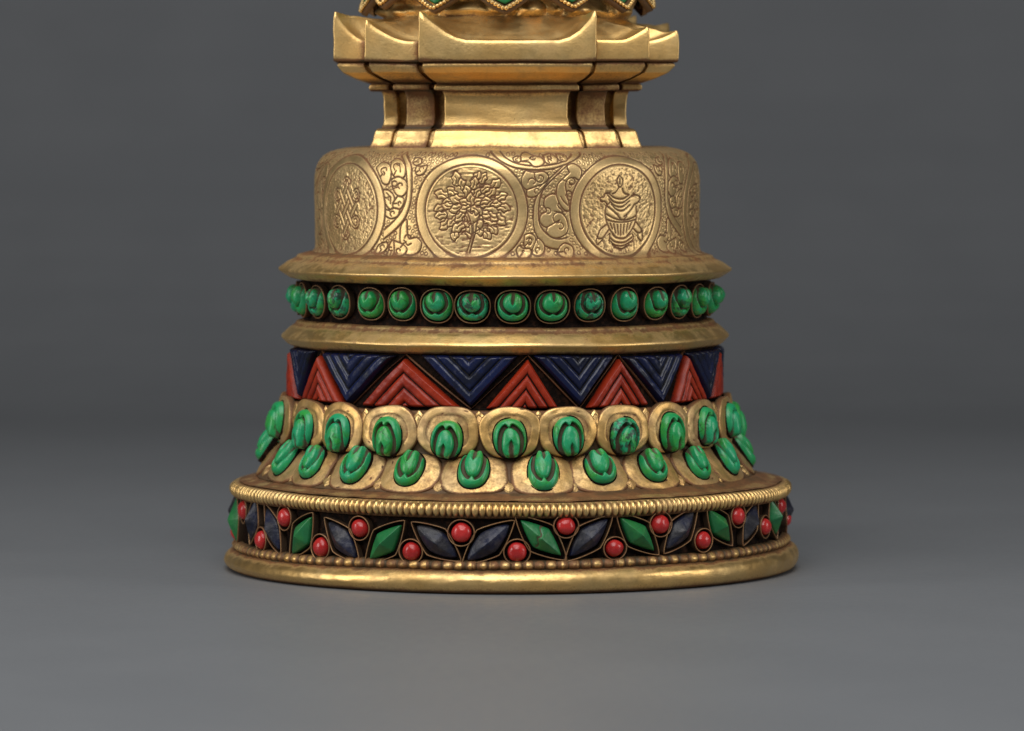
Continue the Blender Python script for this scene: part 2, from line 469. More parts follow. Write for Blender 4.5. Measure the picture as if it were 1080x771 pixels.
def lotus_stone(name, th, R, zc, cx, slope, w, h, hgt, up=1, seed=0, roll=0.0, mat=None, bezel=False, off=0.0, db=.80):
    """scarab-like lotus stone; up=+1 slit at the top and lip at the bottom, -1 the other way round"""
    mp = cone_map(th, R, zc, cx, slope, roll)
    a1 = rng.uniform(.52, .58) + (.05 if bezel else 0); o1 = rng.uniform(-.05, .05); wid = rng.uniform(.14, .21); sl = rng.uniform(.10, .38)
    def hh(Xr, Yr, R, Ph):
        X, Y = Xr / w, Yr / h * up
        X = X + .03 * np.sin(Y * 4 + seed)
        e = np.sqrt(((X - o1) / a1) ** 2 + ((Y - .30) / db) ** 2)
        cusp = .26 * np.exp(-((X - o1) / .13) ** 2) * sstep(-.2, -.6, Y)
        e2 = np.sqrt(((X - o1 * .5) / (a1 + (.20 if bezel else .24))) ** 2 + ((Y - .25) / (db + .17)) ** 2) + cusp
        outer = np.sqrt(np.clip(1 - R ** 3.2, 0, 1))
        dome = .60 + .44 * np.sqrt(np.clip(1 - e * e * .92, 0, 1))
        lip = .10 + .66 * np.sqrt(np.clip(1 - R ** 5, 0, 1))
        wd = sstep(1.04, .97, e); wl = sstep(.97, 1.06, e2)
        g = (.42 if bezel else .32) * outer
        hgh = g * (1 - wd) * (1 - wl) + dome * wd + lip * wl * (1 - wd)
        hgh = np.where(wd > 0, np.minimum(hgh, .18 + .98 * outer ** .7), hgh)
        sw = wid * sstep(sl - .12, sl + .35, Y) + 1e-4
        slit = np.exp(-((X - o1) / sw) ** 2) * sstep(sl - .08, sl + .12, Y)
        hgh = hgh - .30 * slit * wd
        chip = .06 * (fbm(X * 3 + seed, Y * 3, seed) - .5)
        d = np.clip((1 - wd) * (1 - wl) * 1.0 + slit * .9, 0, 1)
        return hgt * (hgh + chip), d
    def outl(phi):
        c, s = np.cos(phi), np.sin(phi); p = 2.25
        r = (np.abs(c) ** p + np.abs(s) ** p) ** (-1 / p)
        q = 1 + .012 * np.sin(3 * phi + seed)
        return w * r * c * q, h * r * s * q
    o = polar_patch(name, mp, outl, hh, mat or M_green, stupa, NR=30, NA=88, skirt=4)
    ph = np.linspace(0, TAU, 48, endpoint=False)
    bx, by = outl(ph)
    if bezel:
        ribbon_loop('bezel', mp, bx * 1.13, by * 1.12, M_wire, o, h0=-1, h1=hgt * .36, w=1.2, dirt=.42)
    else:
        ribbon_loop('setting', mp, bx * 1.03, by * 1.03, M_dark, o, h0=-3, h1=2.6, w=1.4, dirt=1)
    return o

SU, SL = math.radians(3), math.radians(39)
up_x = [(291, 442), (317, 452), (353, 456), (406, 459.5), (470, 463), (538, 462), (601, 460), (661, 459.5), (711, 455.5), (748, 449), (774, 442)]
lo_x = [(272, 468), (296, 483), (324, 487), (371, 490), (429, 493.5), (498.5, 494.5), (574, 496.5), (636, 492.5), (693, 491), (741, 488), (772, 481), (790, 473)]
RU, RL = 237.0, 247.0
tu = [az(x, RU + 8, C1) for x, y in up_x]; zu = [zz(y, RU + 10, t) for (x, y), t in zip(up_x, tu)]
tl = [az(x, RL + 9, C1) for x, y in lo_x]; zl = [zz(y, RL + 8, t) - 4 for (x, y), t in zip(lo_x, tl)]
print('tu', [round(math.degrees(t)) for t in tu], 'zu', [round(z) for z in zu]); print('tl', [round(math.degrees(t)) for t in tl], 'zl', [round(z) for z in zl])
def complete(ts, zs, step):
    gap = TAU - (ts[-1] - ts[0]); n = max(1, round(gap / step)) - 1
    zm = sum(zs) / len(zs)
    return [(t, z, True) for t, z in zip(ts, zs)] + [(ts[-1] + gap * (k + 1) / (n + 1), zm, False) for k in range(n)]
ul = complete(tu, zu, .272); ll = complete(tl, zl, .272)
for i, (t, z, fr) in enumerate(ul):
    z0 = 157.5
    nb = [abs((t - q[0] + math.pi) % TAU - math.pi) for q in ul if q[0] != t]
    w = min(34.5, .5 * 240 * (sum(sorted(nb)[:2]) / 2) * 1.0)
    petal('upper_petal', t, RU - .5, z0, SU, w, 25.5, 2.45, 1, hi=1.5, seed=i + 1, rimw=.30)
    lotus_stone('turquoise_stone', t, RU + 1.5, z - 1, C1, SU + math.radians(3), rng.uniform(15.2, 16.6), rng.uniform(18.2, 20.8), rng.uniform(13.2, 15), up=-1, seed=i, roll=rng.uniform(-.12, .12))
for i, (t, z, fr) in enumerate(ll):
    nb = [abs((t - q[0] + math.pi) % TAU - math.pi) for q in ll if q[0] != t]
    w = min(37, .5 * 252 * (sum(sorted(nb)[:2]) / 2) * .98)
    petal('lower_petal', t, RL - 0.5, 116, SL, w, 25, 3.1, -1, hi=.35, seed=i + 60, rimw=.32, plain=True)
    lotus_stone('turquoise_stone', t, RL + .5, z + 1.5, C1, SL - .08, rng.uniform(14.8, 16.4), rng.uniform(18.2, 21.0), rng.uniform(13, 14.6), up=1, seed=i + 40, roll=rng.uniform(-.13, .13))
def mids(lst):
    s = sorted(q[0] % TAU for q in lst)
    return [(a + ((b - a) % TAU) / 2) for a, b in zip(s, s[1:] + s[:1])]
for i, t in enumerate(mids(ul)):
    petal('petal_tip', t, RU - 4.0, 165, SU, 9.5, 13.5, 1.3, -1, hi=1.0, seed=i + 90, pointed=1.0, mat=M_rust, rimw=.3)
for i, t in enumerate(mids(ll)):
    petal('petal_tip', t, RL + 7.0, 103.5, SL, 8, 8, 1.3, 1, hi=.6, seed=i + 130, pointed=1.0, mat=M_rust, rimw=.35)

# --- chevron frieze
lathe('frieze_wall', [(228, 176), (221, 179.5), (221, 233), (223, 236)], M_dark, stupa, C2, 240)
RC, ZA, ZB = 221.5, 179.0, 232.0
GAP = .003
def chevron(t_apex, t_l, t_r, up, mat, name):
    N, M_ = 60, 100
    t_l += GAP; t_r -= GAP
    t = np.linspace(0, 1, N)[:, None]; q = np.linspace(-1, 1, M_)[None]
    xl, xr = (t_l - t_apex) * RC, (t_r - t_apex) * RC
    if up: hgt, y0, sg = ZB - ZA - 3 + rng.uniform(-2, 1), ZB - 2, -1
    else: hgt, y0, sg = ZB - ZA - 2, ZA + 1.5 + rng.uniform(0, 2), 1
    tt = .02 + .98 * t
    X = tt * ((1 - q) / 2 * xl + (1 + q) / 2 * xr); Y = sg * hgt * tt + 0 * q
    X = X + 0 * q
    def dist(xe):
        L = math.hypot(xe, hgt); return np.abs(X * hgt - xe * np.abs(Y)) / L
    d = np.minimum(dist(xl), dist(xr))
    wmax = abs(xr - xl) * hgt / (math.hypot(xl, hgt) + math.hypot(xr, hgt))
    n = 3 if abs(t_r - t_l) > .36 or not up else 3
    pw = wmax / (n + .35)
    fr = np.mod(d + .02, pw)
    inr = np.clip(np.minimum(fr, pw - fr) / 4.4, 0, 1)
    k = np.floor(d / pw)
    edge = np.sqrt(np.clip(d / 2.6, 0, 1))
    groove = 1 - np.sqrt(np.clip(1 - (1 - inr) ** 2, 0, 1))
    groove = np.where(d < pw * .5, np.where(fr < pw * .5, 0, groove), groove)
    ends = np.sqrt(np.clip((1 - tt) * hgt / 2.2, 0, 1)) + 0 * q
    h = 1.0 + 8.4 * edge * (.35 + .65 * ends) - 5.0 * groove
    tilt = .9 * (fr / pw - .5)
    h = h + tilt * (1 - groove) + (fbm(X * .1 + t_apex * 9, Y * .1, 3) - .5) * 1.5
    dirt = np.clip(sstep(.25, .60, groove) + .6 * (1 - edge) * .8, 0, 1)
    x0 = 0
    mp = cone_map(t_apex, RC, y0, C2)
    # border skirt
    V = mp(X, Y, h); top = V.reshape(-1, 3)
    idx = [(0, j) for j in range(M_)] + [(i, M_ - 1) for i in range(1, N)] + [(N - 1, j) for j in range(M_ - 2, -1, -1)] + [(i, 0) for i in range(N - 2, 0, -1)]
    Vb = mp(np.array([X[i, j] for i, j in idx]), np.array([Y[i, j] for i, j in idx]), np.full(len(idx), -1.5))
    F = grid_faces(N, M_, flip=not up).tolist()
    n0 = N * M_; K = len(idx)
    for a in range(K):
        b2 = (a + 1) % K
        ia, ib = idx[a][0] * M_ + idx[a][1], idx[b2][0] * M_ + idx[b2][1]
        F.append([ia, ib, n0 + b2, n0 + a] if up else [ib, ia, n0 + a, n0 + b2])
    return raw_mesh(name, np.vstack([top, Vb]), F, mat, stupa, {'dirt': np.append(dirt.ravel(), np.ones(K))}, origin=1)
dg = math.radians
blue = [(-69.5, -78, -60), (-44.6, -55.5, -29.0), (-8.7, -22.2, 3.6), (19.6, 7.2, 29.6), (44.5, 31.5, 54.0), (68.5, 55.5, 79)]
red = [(-81, -92, -72), (-57, -67.5, -46.8), (-26.5, -40.5, -11.3), (6.0, -5.0, 14.2), (31.0, 21.3, 40.3), (55.8, 49.5, 66.5), (80, 70.5, 91)]
for a, l, r in blue: chevron(dg(a), dg(l), dg(r), False, M_bluec, 'blue_chevron')
for a, l, r in red: chevron(dg(a), dg(l), dg(r), True, M_redc, 'red_chevron')
for k in range(7):
    c = 105 + k * 25.2
    chevron(dg(c - 12.5), dg(c - 24), dg(c - 1), False, M_bluec, 'blue_chevron')
    if k < 7: chevron(dg(c), dg(c - 11), dg(c + 11), True, M_redc, 'red_chevron')
# fine gold wire that zigzags between the triangles
pts = []
seqb = sorted([(a, ZA + .5) for a, _, _ in blue] + [(a, ZB + 1.5) for a, _, _ in red])
th_, z_ = [], []
for (a, z1), (b2, z2) in zip(seqb, seqb[1:]):
    for k in range(12):
        th_.append(dg(a + (b2 - a) * k / 12)); z_.append(z1 + (z2 - z1) * k / 12)
th_ = np.array(th_); z_ = np.array(z_)
sec = [(-.6, -1), (-.6, 2.4), (.6, 2.4), (.6, -1)]
V = np.stack([np.stack([C2 + (RC + h) * np.sin(th_ + o / RC), -(RC + h) * np.cos(th_ + o / RC), z_ + o * .6], -1) for o, h in sec], 1)
raw_mesh('zigzag_wire', V, grid_faces(len(th_), 4), M_wire, stupa, {'dirt': np.full(len(th_) * 4, .62)}, origin=1)

# --- the two knife-edge rims
def d_rim(s):
    def f(T, R, Z, Dd):
        n = fbm(T * 14, Z * .05, s); n2 = fbm(T * 60, Z * .2, s + 3)
        return R + (n - .5) * .9 + (n2 - .5) * .25, Z + (n2 - .5) * .35, Dd + .32 * sstep(.55, .75, n2) * (R < 236) * .6 + .25 * (n - .5)
    return f
lathe('lower_rim', [(218, 233.5, 1), (224, 234.3, .8), (229, 236.5, .3), (235.6, 243.2, 0), (234.8, 245.6, 0), (226, 253.5, .15), (220.5, 257, .6), (219, 260.2, .35), (213, 261.6, .6), (204, 261.8, 1)],
      M_gold, stupa, C2, 480, disp=d_rim(5), r=1.5, maxlen=2.5)
lathe('bead_groove_wall', [(212, 260), (211, 266), (211, 300), (214, 305)], M_dark, stupa, C2, 240)
lathe('upper_rim', [(212, 303.2, 1), (222, 303.8, .8), (227, 304.8, .4), (238.9, 312.3, 0), (239.3, 314.6, 0), (230, 321.5, .2), (221, 325.5, .5), (219.5, 328.2, .3), (212, 330.5, .6), (204, 332.5, .8), (196, 333, 1)],
      M_gold, stupa, C2, 480, disp=d_rim(11), r=1.5, maxlen=2.5)

# --- turquoise bead row
bx_ = [306, 312, 328, 352, 386, 420, 458, 497, 541, 584, 625, 663, 697, 723, 743, 756]
tb = sorted([az(x, 226, C2) for x in bx_])
# keep neighbours apart
tb2 = [tb[0]]
for t in tb[1:]: tb2.append(max(t, tb2[-1] + .150))
nb_ = round((TAU - (tb2[-1] - tb2[0])) / .178) - 1
gap = TAU - (tb2[-1] - tb2[0])
tb2 += [tb2[-1] + gap * (k + 1) / (nb_ + 1) for k in range(nb_)]
for i, t in enumerate(tb2):
    if i == 1: t = t
    w = rng.uniform(14, 15.2) if abs(t) > .35 else rng.uniform(14.8, 16.3)
    if i < len(bx_):
        nn = min([abs(t - q) for j, q in enumerate(tb2) if j != i]) * 226 / 2
        w = min(w, nn * .92)
    lotus_stone('turquoise_bead', t, 213.5, 283.8 + rng.uniform(-.8, .6), C2, math.radians(-4), w, rng.uniform(14.4, 15.6), 17, up=1, seed=i + 200, bezel=True, db=.66)
print('beads', len(tb2))

# ------------------------------------------------------------------ engraved drum
RD = 203.0
prof = round_poly([(210, 330.5), (205, 332.5), (203, 337), (202.2, 370), (202.6, 412), (201, 424), (195, 433.5), (184, 439.5), (170, 442), (90, 442.5)], 6, 5, .55,
                  rs=[1, 3, 6, 20, 12, 8, 8, 8, 8, 1])
k = np.where(prof[:, 0] < 160)[0]
prof = np.vstack([prof[:k[0]], prof[k[0]::12], prof[-1:]])
NU = 2300
U = np.linspace(-math.pi, math.pi, NU, endpoint=False) * RD
Vv = prof[:, 1]
UU, VV = np.meshgrid(U, Vv, indexing='ij')
Hf = np.zeros_like(UU); Df = np.zeros_like(UU)
CIRC = TAU * RD
def wrapu(u): return (u + CIRC / 2) % CIRC - CIRC / 2
def uwin(u0, u1):
    i0 = int(math.floor((u0 + CIRC / 2) / CIRC * NU)); i1 = int(math.ceil((u1 + CIRC / 2) / CIRC * NU)) + 1
    return np.arange(i0, i1) % NU, (np.arange(i0, i1) / NU * CIRC - CIRC / 2)
mid_rows = np.where(prof[:, 0] > 172)[0]
R0, R1 = mid_rows[0], mid_rows[-1] + 1
VR = Vv[R0:R1]
Gd = np.full((NU, R1 - R0), 99.0)     # distance to nearest engraved line
Rs = np.zeros((NU, R1 - R0))          # raised (leaf / band) mask
Md = np.zeros((NU, R1 - R0))          # inside-medallion mask
lines = []
def stroke(pts, w=1.0):
    pts = np.array(pts, float)
    if len(pts) > 2:
        # Catmull-Rom smoothing
        P_ = np.vstack([2 * pts[0] - pts[1], pts, 2 * pts[-1] - pts[-2]]); out = []
        for i in range(1, len(P_) - 2):
            p0, p1, p2, p3 = P_[i - 1:i + 3]
            for t in (0, .25, .5, .75):
                out.append(.5 * ((2 * p1) + (-p0 + p2) * t + (2 * p0 - 5 * p1 + 4 * p2 - p3) * t * t + (-p0 + 3 * p1 - 3 * p2 + p3) * t ** 3))
        out.append(P_[-2]); pts = np.array(out)
    for a, c in zip(pts, pts[1:]):
        u0, u1 = min(a[0], c[0]) - 4, max(a[0], c[0]) + 4
        ii, uu = uwin(u0, u1)
        js = np.where((VR > min(a[1], c[1]) - 4) & (VR < max(a[1], c[1]) + 4))[0]
        if len(js) == 0: continue
        x = uu[:, None]; y = VR[js][None]
        dx, dy = c - a; L2 = dx * dx + dy * dy + 1e-9
        t = np.clip(((x - a[0]) * dx + (y - a[1]) * dy) / L2, 0, 1)
        d = np.hypot(x - a[0] - t * dx, y - a[1] - t * dy) / w
        sub = Gd[np.ix_(ii, js)]
        Gd[np.ix_(ii, js)] = np.minimum(sub, d)
    return pts
def fill(pts, arr=Rs, val=1.0):
    pts = np.array(pts, float)
    ii, uu = uwin(pts[:, 0].min() - 1, pts[:, 0].max() + 1)
    js = np.where((VR > pts[:, 1].min() - 1) & (VR < pts[:, 1].max() + 1))[0]
    if len(js) == 0: return
    x = uu[:, None] + 0 * VR[js][None]; y = VR[js][None] + 0 * uu[:, None]
    ins = np.zeros(x.shape, bool)
    n = len(pts)
    for k in range(n):
        (x1, y1), (x2, y2) = pts[k], pts[(k + 1) % n]
        if y1 == y2: continue
        c = ((y1 > y) != (y2 > y)) & (x < (x2 - x1) * (y - y1) / (y2 - y1) + x1)
        ins ^= c
    sub = arr[np.ix_(ii, js)]
    sub[ins] = val
    arr[np.ix_(ii, js)] = sub
def TR(x0, y0, sc=5.933):
    def f(lst):
        o = []
        for x, y in lst:
            px, py = x0 + x / sc, y0 + y / sc
            t = az(px, RD, C3); z = zz(py, RD, t)
            if z > 424: z = 424 + (z - 424) * .85
            o.append((t * RD, min(z, 438.5)))
        return o
    return f
T3, T4, T5, T6 = TR(330, 150), TR(400, 150), TR(500, 150), TR(590, 150)
def circ(T, cx, cy, r, n=12, a0=0, a1=360):
    return [(cx + r * math.cos(math.radians(a0 + (a1 - a0) * k / n)), cy + r * math.sin(math.radians(a0 + (a1 - a0) * k / n))) for k in range(n + 1)]
# scroll field A, between two medallions
bandsA = [([(160, 45), (200, 90), (260, 130), (340, 150), (430, 150), (520, 132), (590, 100), (640, 60)],
           [(95, 45), (160, 110), (230, 155), (290, 172), (380, 180), (480, 172), (545, 150), (610, 118), (680, 75), (705, 50)]),
          ([(600, 130), (540, 190), (470, 260), (425, 320), (408, 390), (405, 450), (410, 510), (440, 560), (490, 600), (540, 608), (580, 600)],
           [(560, 150), (520, 190), (450, 260), (400, 330), (378, 390), (372, 460), (375, 530), (395, 590), (430, 640), (480, 665), (530, 672), (540, 655)])]
leavesA = [[(500, 505), (480, 520), (445, 515), (422, 485), (430, 450), (460, 432), (445, 400), (450, 365), (480, 345), (515, 348), (532, 375), (520, 405), (545, 440)],
           [(470, 530), (465, 560), (500, 588), (540, 585), (575, 560), (582, 520), (570, 480), (545, 455), (515, 455), (500, 480), (515, 505), (535, 492)],
           [(600, 200), (590, 165), (620, 145), (655, 165), (665, 200), (650, 240), (625, 228), (595, 235), (577, 265), (580, 300), (600, 400), (575, 405), (545, 370), (528, 320), (535, 270), (560, 240)],
           [(330, 190), (310, 230), (315, 270), (345, 295), (395, 285), (430, 260), (455, 225), (430, 195), (380, 200)],
           [(340, 300), (345, 335), (390, 335), (430, 290), (465, 240), (430, 270)],
           [(320, 590), (350, 580), (378, 600), (375, 650), (350, 670), (320, 650)],
           [(270, 680), (285, 655), (310, 670), (345, 672), (350, 700), (320, 722), (285, 715)],
           [(370, 670), (372, 695), (400, 705), (430, 690), (435, 650), (415, 620), (395, 615)],
           [(540, 660), (570, 640), (610, 660), (615, 700), (590, 725), (550, 715), (530, 690)],
           [(250, 90), (255, 115), (285, 120), (300, 95), (280, 78)],
           [(305, 100), (310, 70), (340, 55), (380, 75), (420, 85), (435, 115), (415, 145), (375, 150), (350, 120), (310, 115)],
           [(455, 70), (455, 110), (480, 130), (520, 120), (530, 90), (500, 60)], [(540, 60), (545, 95), (575, 108), (597, 90), (585, 62)]]
curlsA = [[(380, 220), (395, 250), (425, 255), (435, 225), (412, 213), (405, 235)], [(575, 340), (590, 310), (615, 325), (610, 365), (590, 365), (582, 345)],
          circ(T5, 375, 90, 14, 8, 0, 300), circ(T5, 485, 85, 12, 8, 0, 300), [(545, 345), (560, 370), (590, 400)], [(330, 610), (350, 600), (362, 620), (350, 645), (335, 630)]]
bandsB = [([(515, 70), (560, 130), (580, 210), (583, 300), (575, 370), (545, 440), (490, 500), (440, 545)],
           [(545, 62), (600, 140), (614, 230), (612, 330), (602, 400), (570, 480), (510, 545), (440, 605)])]
leavesB = [[(390, 165), (410, 132), (445, 135), (470, 165), (475, 215), (460, 255), (430, 250), (415, 215)],
           [(480, 165), (478, 120), (505, 102), (540, 122), (562, 160), (563, 205), (535, 222), (500, 205)],
           [(490, 240), (530, 225), (570, 250), (578, 300), (552, 332), (520, 325), (500, 290)],
           [(440, 305), (470, 312), (495, 340), (500, 380), (480, 412), (452, 385), (436, 345)],
           [(525, 345), (555, 355), (560, 385), (540, 415), (508, 415), (500, 385)],
           [(500, 415), (530, 425), (522, 458), (485, 470), (452, 452), (442, 420), (470, 425)],
           [(550, 590), (556, 530), (585, 500), (590, 560), (600, 600), (640, 595), (668, 625), (655, 670), (615, 690), (575, 680), (555, 640)],
           [(510, 620), (503, 660), (528, 702), (562, 700), (582, 670), (560, 640)],
           [(395, 690), (410, 650), (450, 630), (462, 650), (445, 680), (415, 695)], [(470, 700), (480, 640), (500, 620), (505, 690), (490, 715)],
           [(615, 90), (650, 95), (660, 125), (635, 140), (612, 120)], [(640, 150), (665, 155), (700, 150), (690, 190), (660, 205), (640, 190)]]
curlsB = [circ(T3, 505, 262, 17, 9, 0, 320), [(455, 320), (478, 350), (480, 385)], [(430, 185), (440, 195), (435, 205)], [(500, 130), (530, 150), (540, 185)], [(570, 610), (590, 640), (615, 630)]]
def lay(T, bands, leaves, curls, shift=0.0, mirror=None):
    def G(l):
        q = T(l)
        if mirror is not None: q = [(2 * mirror - u, v) for u, v in q]
        return [(u + shift, v) for u, v in q]
    for a, c in bands:
        pa, pc = stroke(G(a), 1.05), stroke(G(c), 1.05)
        fill(np.vstack([pa, pc[::-1]]))
    for lf in leaves:
        c = np.mean(np.array(lf), 0); big_ = [(c[0] + (x - c[0]) * 1.16, c[1] + (y - c[1]) * 1.16) for x, y in lf]
        g_ = G(big_ + [big_[0]])
        fill(g_, Gd, 99.0); p = stroke(g_, .9); fill(p)
        k = len(lf) // 3; e_ = np.array(big_[k]); r_ = np.linalg.norm(e_ - c) * .42
        stroke(G([tuple(c + (e_ - c) * .25 + r_ * (1 - q * .09) * np.array([math.cos(q * .62 + k), math.sin(q * .62 + k)])) for q in range(8)]), .75)
        stroke(G([tuple(c + (np.array(big_[-1]) - c) * f_) for f_ in (.98, .55, .30)]), .7)
    for cu in curls: stroke(G(cu), .8)
medA = [dg(a) for a in (-54.8, -10.7, 35.2, 80.5, 125.5, 170.5, -144.5, -99.7)]
lay(T5, bandsA, leavesA, curlsA)
lay(T3, bandsB, leavesB, curlsB)
mB = (medA[2] - 0) * RD
lay(T3, bandsB, leavesB, curlsB, mirror=(medA[1] + medA[2]) / 2 * RD, shift=.0)      # right of the vase, mirrored
for k in range(1, 5): lay(T5, bandsA, leavesA, curlsA, shift=(dg(45.3) * (k + 1)) * RD)
lay(T5, bandsA, leavesA, curlsA, shift=-dg(90) * RD)
# medallions
for a in medA:
    uc, vc = a * RD, 378.8
    ph = np.linspace(0, TAU, 90)
    oc = np.stack([uc + 59 * np.cos(ph), vc + 56.5 * np.sin(ph)], 1)
    ic = np.stack([uc + 48.5 * np.cos(ph), vc + 47.5 * np.sin(ph)], 1)
    ic2 = np.stack([uc + 45.5 * np.cos(ph), vc + 44.5 * np.sin(ph)], 1)
    # wipe whatever ran under the disc
    ii, uu = uwin(uc - 60, uc + 60)
    rr = np.hypot((uu[:, None] - uc) / 59, (VR[None] - vc) / 56.5)
    sub = Gd[ii]; sub[rr < 1] = 99; Gd[ii] = sub
    sub = Rs[ii]; sub[rr < 1] = 1; Rs[ii] = sub
    for q, w in ((oc, 1.15), (ic, 1.3)):
        stroke(q[::1], w)
    fill(ic2, Md, 1.0)
Gd0 = Gd.copy()
Gm = Gd  # continue on the same field
emb = np.zeros_like(Rs)               # raised emblems
vase = [[(380, 205), (365, 235), (368, 265), (380, 282), (395, 265), (398, 235), (380, 205)], [(380, 225), (380, 262)], [(375, 285), (358, 312), (335, 325)], [(395, 290), (407, 317), (440, 330)],
        [(315, 320), (350, 350), (400, 355), (440, 330)], [(310, 335), (345, 375), (400, 380), (445, 345)], [(315, 360), (350, 400), (400, 405), (440, 370)], [(330, 390), (365, 425), (405, 430), (445, 395)],
        [(300, 402), (340, 432), (370, 460)], [(475, 390), (450, 432), (412, 470)], [(368, 455), (390, 487), (415, 485), (432, 455)], [(320, 320), (290, 325), (285, 345), (262, 350), (265, 375), (290, 375), (305, 395), (322, 380)],
        [(450, 340), (480, 330), (505, 340), (510, 357), (495, 380), (478, 388)], [(300, 400), (292, 450), (300, 500), (320, 550), (350, 590)], [(485, 400), (490, 450), (480, 510), (455, 560), (430, 588)],
        [(300, 490), (350, 503), (420, 503), (487, 485)], [(298, 455), (350, 482), (400, 493), (450, 483), (490, 460)], [(322, 512), (337, 548)], [(345, 515), (356, 572)], [(368, 520), (373, 582)], [(390, 520), (388, 585)],
        [(412, 518), (405, 580), ], [(435, 512), (425, 570)], [(458, 505), (442, 550)], [(335, 580), (360, 600), (410, 605), (450, 580)], [(320, 600), (350, 625), (410, 630), (460, 600)], [(322, 620), (350, 645), (400, 650), (455, 625)],
        [(335, 642), (360, 662), (400, 667), (440, 647)], [(320, 575), (317, 632)], [(460, 575), (472, 600), (455, 630)], [(300, 520), (262, 550), (243, 600), (275, 600), (300, 570), (317, 550)], [(245, 590), (233, 620), (242, 642), (272, 610)],
        [(485, 500), (510, 530), (522, 560), (500, 572), (470, 545)], [(500, 570), (500, 600), (520, 622), (532, 600), (525, 560)]]
vase_f = [(380, 205), (335, 325), (262, 350), (292, 400), (292, 450), (243, 600), (235, 640), (320, 570), (320, 630), (390, 668), (470, 610), (460, 560), (520, 622), (522, 560), (490, 450), (480, 390), (510, 357), (440, 330), (398, 235)]
du = (medA[2] - medA[1]) * RD
for sh in (0, dg(90.3) * RD):
    for l in vase: stroke([(u + sh, v) for u, v in T6(l)], .8)
    fill([(u + sh, v) for u, v in T6(vase_f)], emb)
# endless knot
def knot(uc, vc, s=10.8):
    def q(a, c): return (uc + (a - c) * s * .62, vc + (a + c) * s * .92)
    hw = .23
    ks = (-1.1, 0, 1.1)
    for i, k in enumerate(ks):
        for o in (-hw, hw):
            for fam in (0, 1):
                cuts = [ks[j] for j in range(3) if (i + j + fam) % 2 == 0]
                a = -1.75
                for ct in cuts + [None]:
                    e = 1.75 if ct is None else ct - hw
                    stroke([q(k + o, a), q(k + o, e)] if fam == 0 else [q(a, k + o), q(e, k + o)], .8)
                    if ct is not None: a = ct + hw
    for (sx, sy) in ((1, 1), (-1, 1), (1, -1), (-1, -1)):
        c = (uc + sx * 17.5, vc + sy * 14)
        for r in (7, 3.6): stroke([(c[0] + r * math.cos(a) * .85, c[1] + r * math.sin(a)) for a in np.linspace(-2.4, 2.4, 11) + (0 if sx > 0 else math.pi)], .8)
    for sy in (-1, 1):
        for r in (7.5, 3.8): stroke([(uc + r * math.cos(a), vc + sy * (26 + r * .9 * math.sin(a))) for a in np.linspace(-.3, math.pi + .3, 11)], .8)
    fill([q(-1.9, -1.9), q(1.9, -1.9), q(1.9, 1.9), q(-1.9, 1.9)], emb)
for a in (medA[0] - .01, medA[5], ): knot(a * RD, 380)
# flowering tree: overlapping leaves, each engraved over the ones behind it
def foliage(uc, vc):
    rr = random.Random(12)
    sets = [(36, 17, .1), (28, 14, .35), (19, 10, .0), (10, 6, .5)]
    shape = [(-1, 0), (1, 3.4), (4.5, 2.8), (7, 4.6), (11, 3.0), (13.2, .2), (10, -1.6), (8, -3.6), (4.5, -2.4), (1.5, -3.2)]
    for R_, n_, off_ in sets:
        for k in range(n_):
            t = (k + off_) / n_ * TAU + rr.uniform(-.12, .12)
            if -1.95 < ((t + math.pi) % TAU - math.pi) < -1.2 and R_ > 30: continue
            sc_ = rr.uniform(.88, 1.15); fl = rr.choice((-1, 1)); ro = t + rr.uniform(-.5, .5)
            cx_, cy_ = uc + (R_ - 9) * math.cos(t), vc + 3 + (R_ - 9) * .95 * math.sin(t)
            pl = []
            for x, y in shape:
                y *= fl; x *= sc_; y *= sc_ * 1.12
                pl.append((cx_ + x * math.cos(ro) - y * math.sin(ro), cy_ + x * math.sin(ro) + y * math.cos(ro)))
            fill(pl, Gd, 99.0); stroke(pl + [pl[0]], .8); fill(pl, emb)
            mx, my = cx_ + 6 * math.cos(ro), cy_ + 6 * math.sin(ro)
            stroke([(cx_ + 1.5 * math.cos(ro), cy_ + 1.5 * math.sin(ro)), (mx - fl * 1.0 * math.sin(ro), my + fl * 1.0 * math.cos(ro)), (cx_ + 9 * math.cos(ro), cy_ + 9 * math.sin(ro))], .6)
    tk = [(uc - 4, vc - 43), (uc - .5, vc - 32), (uc + 1.5, vc - 20), (uc - 1.5, vc - 8), (uc - 5, vc), (uc + 1, vc - 4), (uc + 3, vc - 1), (uc + 5, vc - 6), (uc + 9, vc - 3), (uc + 6.5, vc - 12), (uc + 5, vc - 22), (uc + 2, vc - 33), (uc - 1, vc - 43)]
    fill(tk, Gd, 99.0); fill(tk, emb); stroke(tk, .85); stroke([(uc, vc - 38), (uc + 2.5, vc - 26), (uc + 2.5, vc - 12)], .7)
    for sx, y0 in ((-1, -22), (1, -20), (-1, -12), (1, -10)):
        stroke([(uc + 2, vc + y0 - 4), (uc + 2 + sx * 7, vc + y0), (uc + 2 + sx * 12, vc + y0 - 2)], .75)
for a in (medA[1], medA[3]): foliage(a * RD + 1, 380)
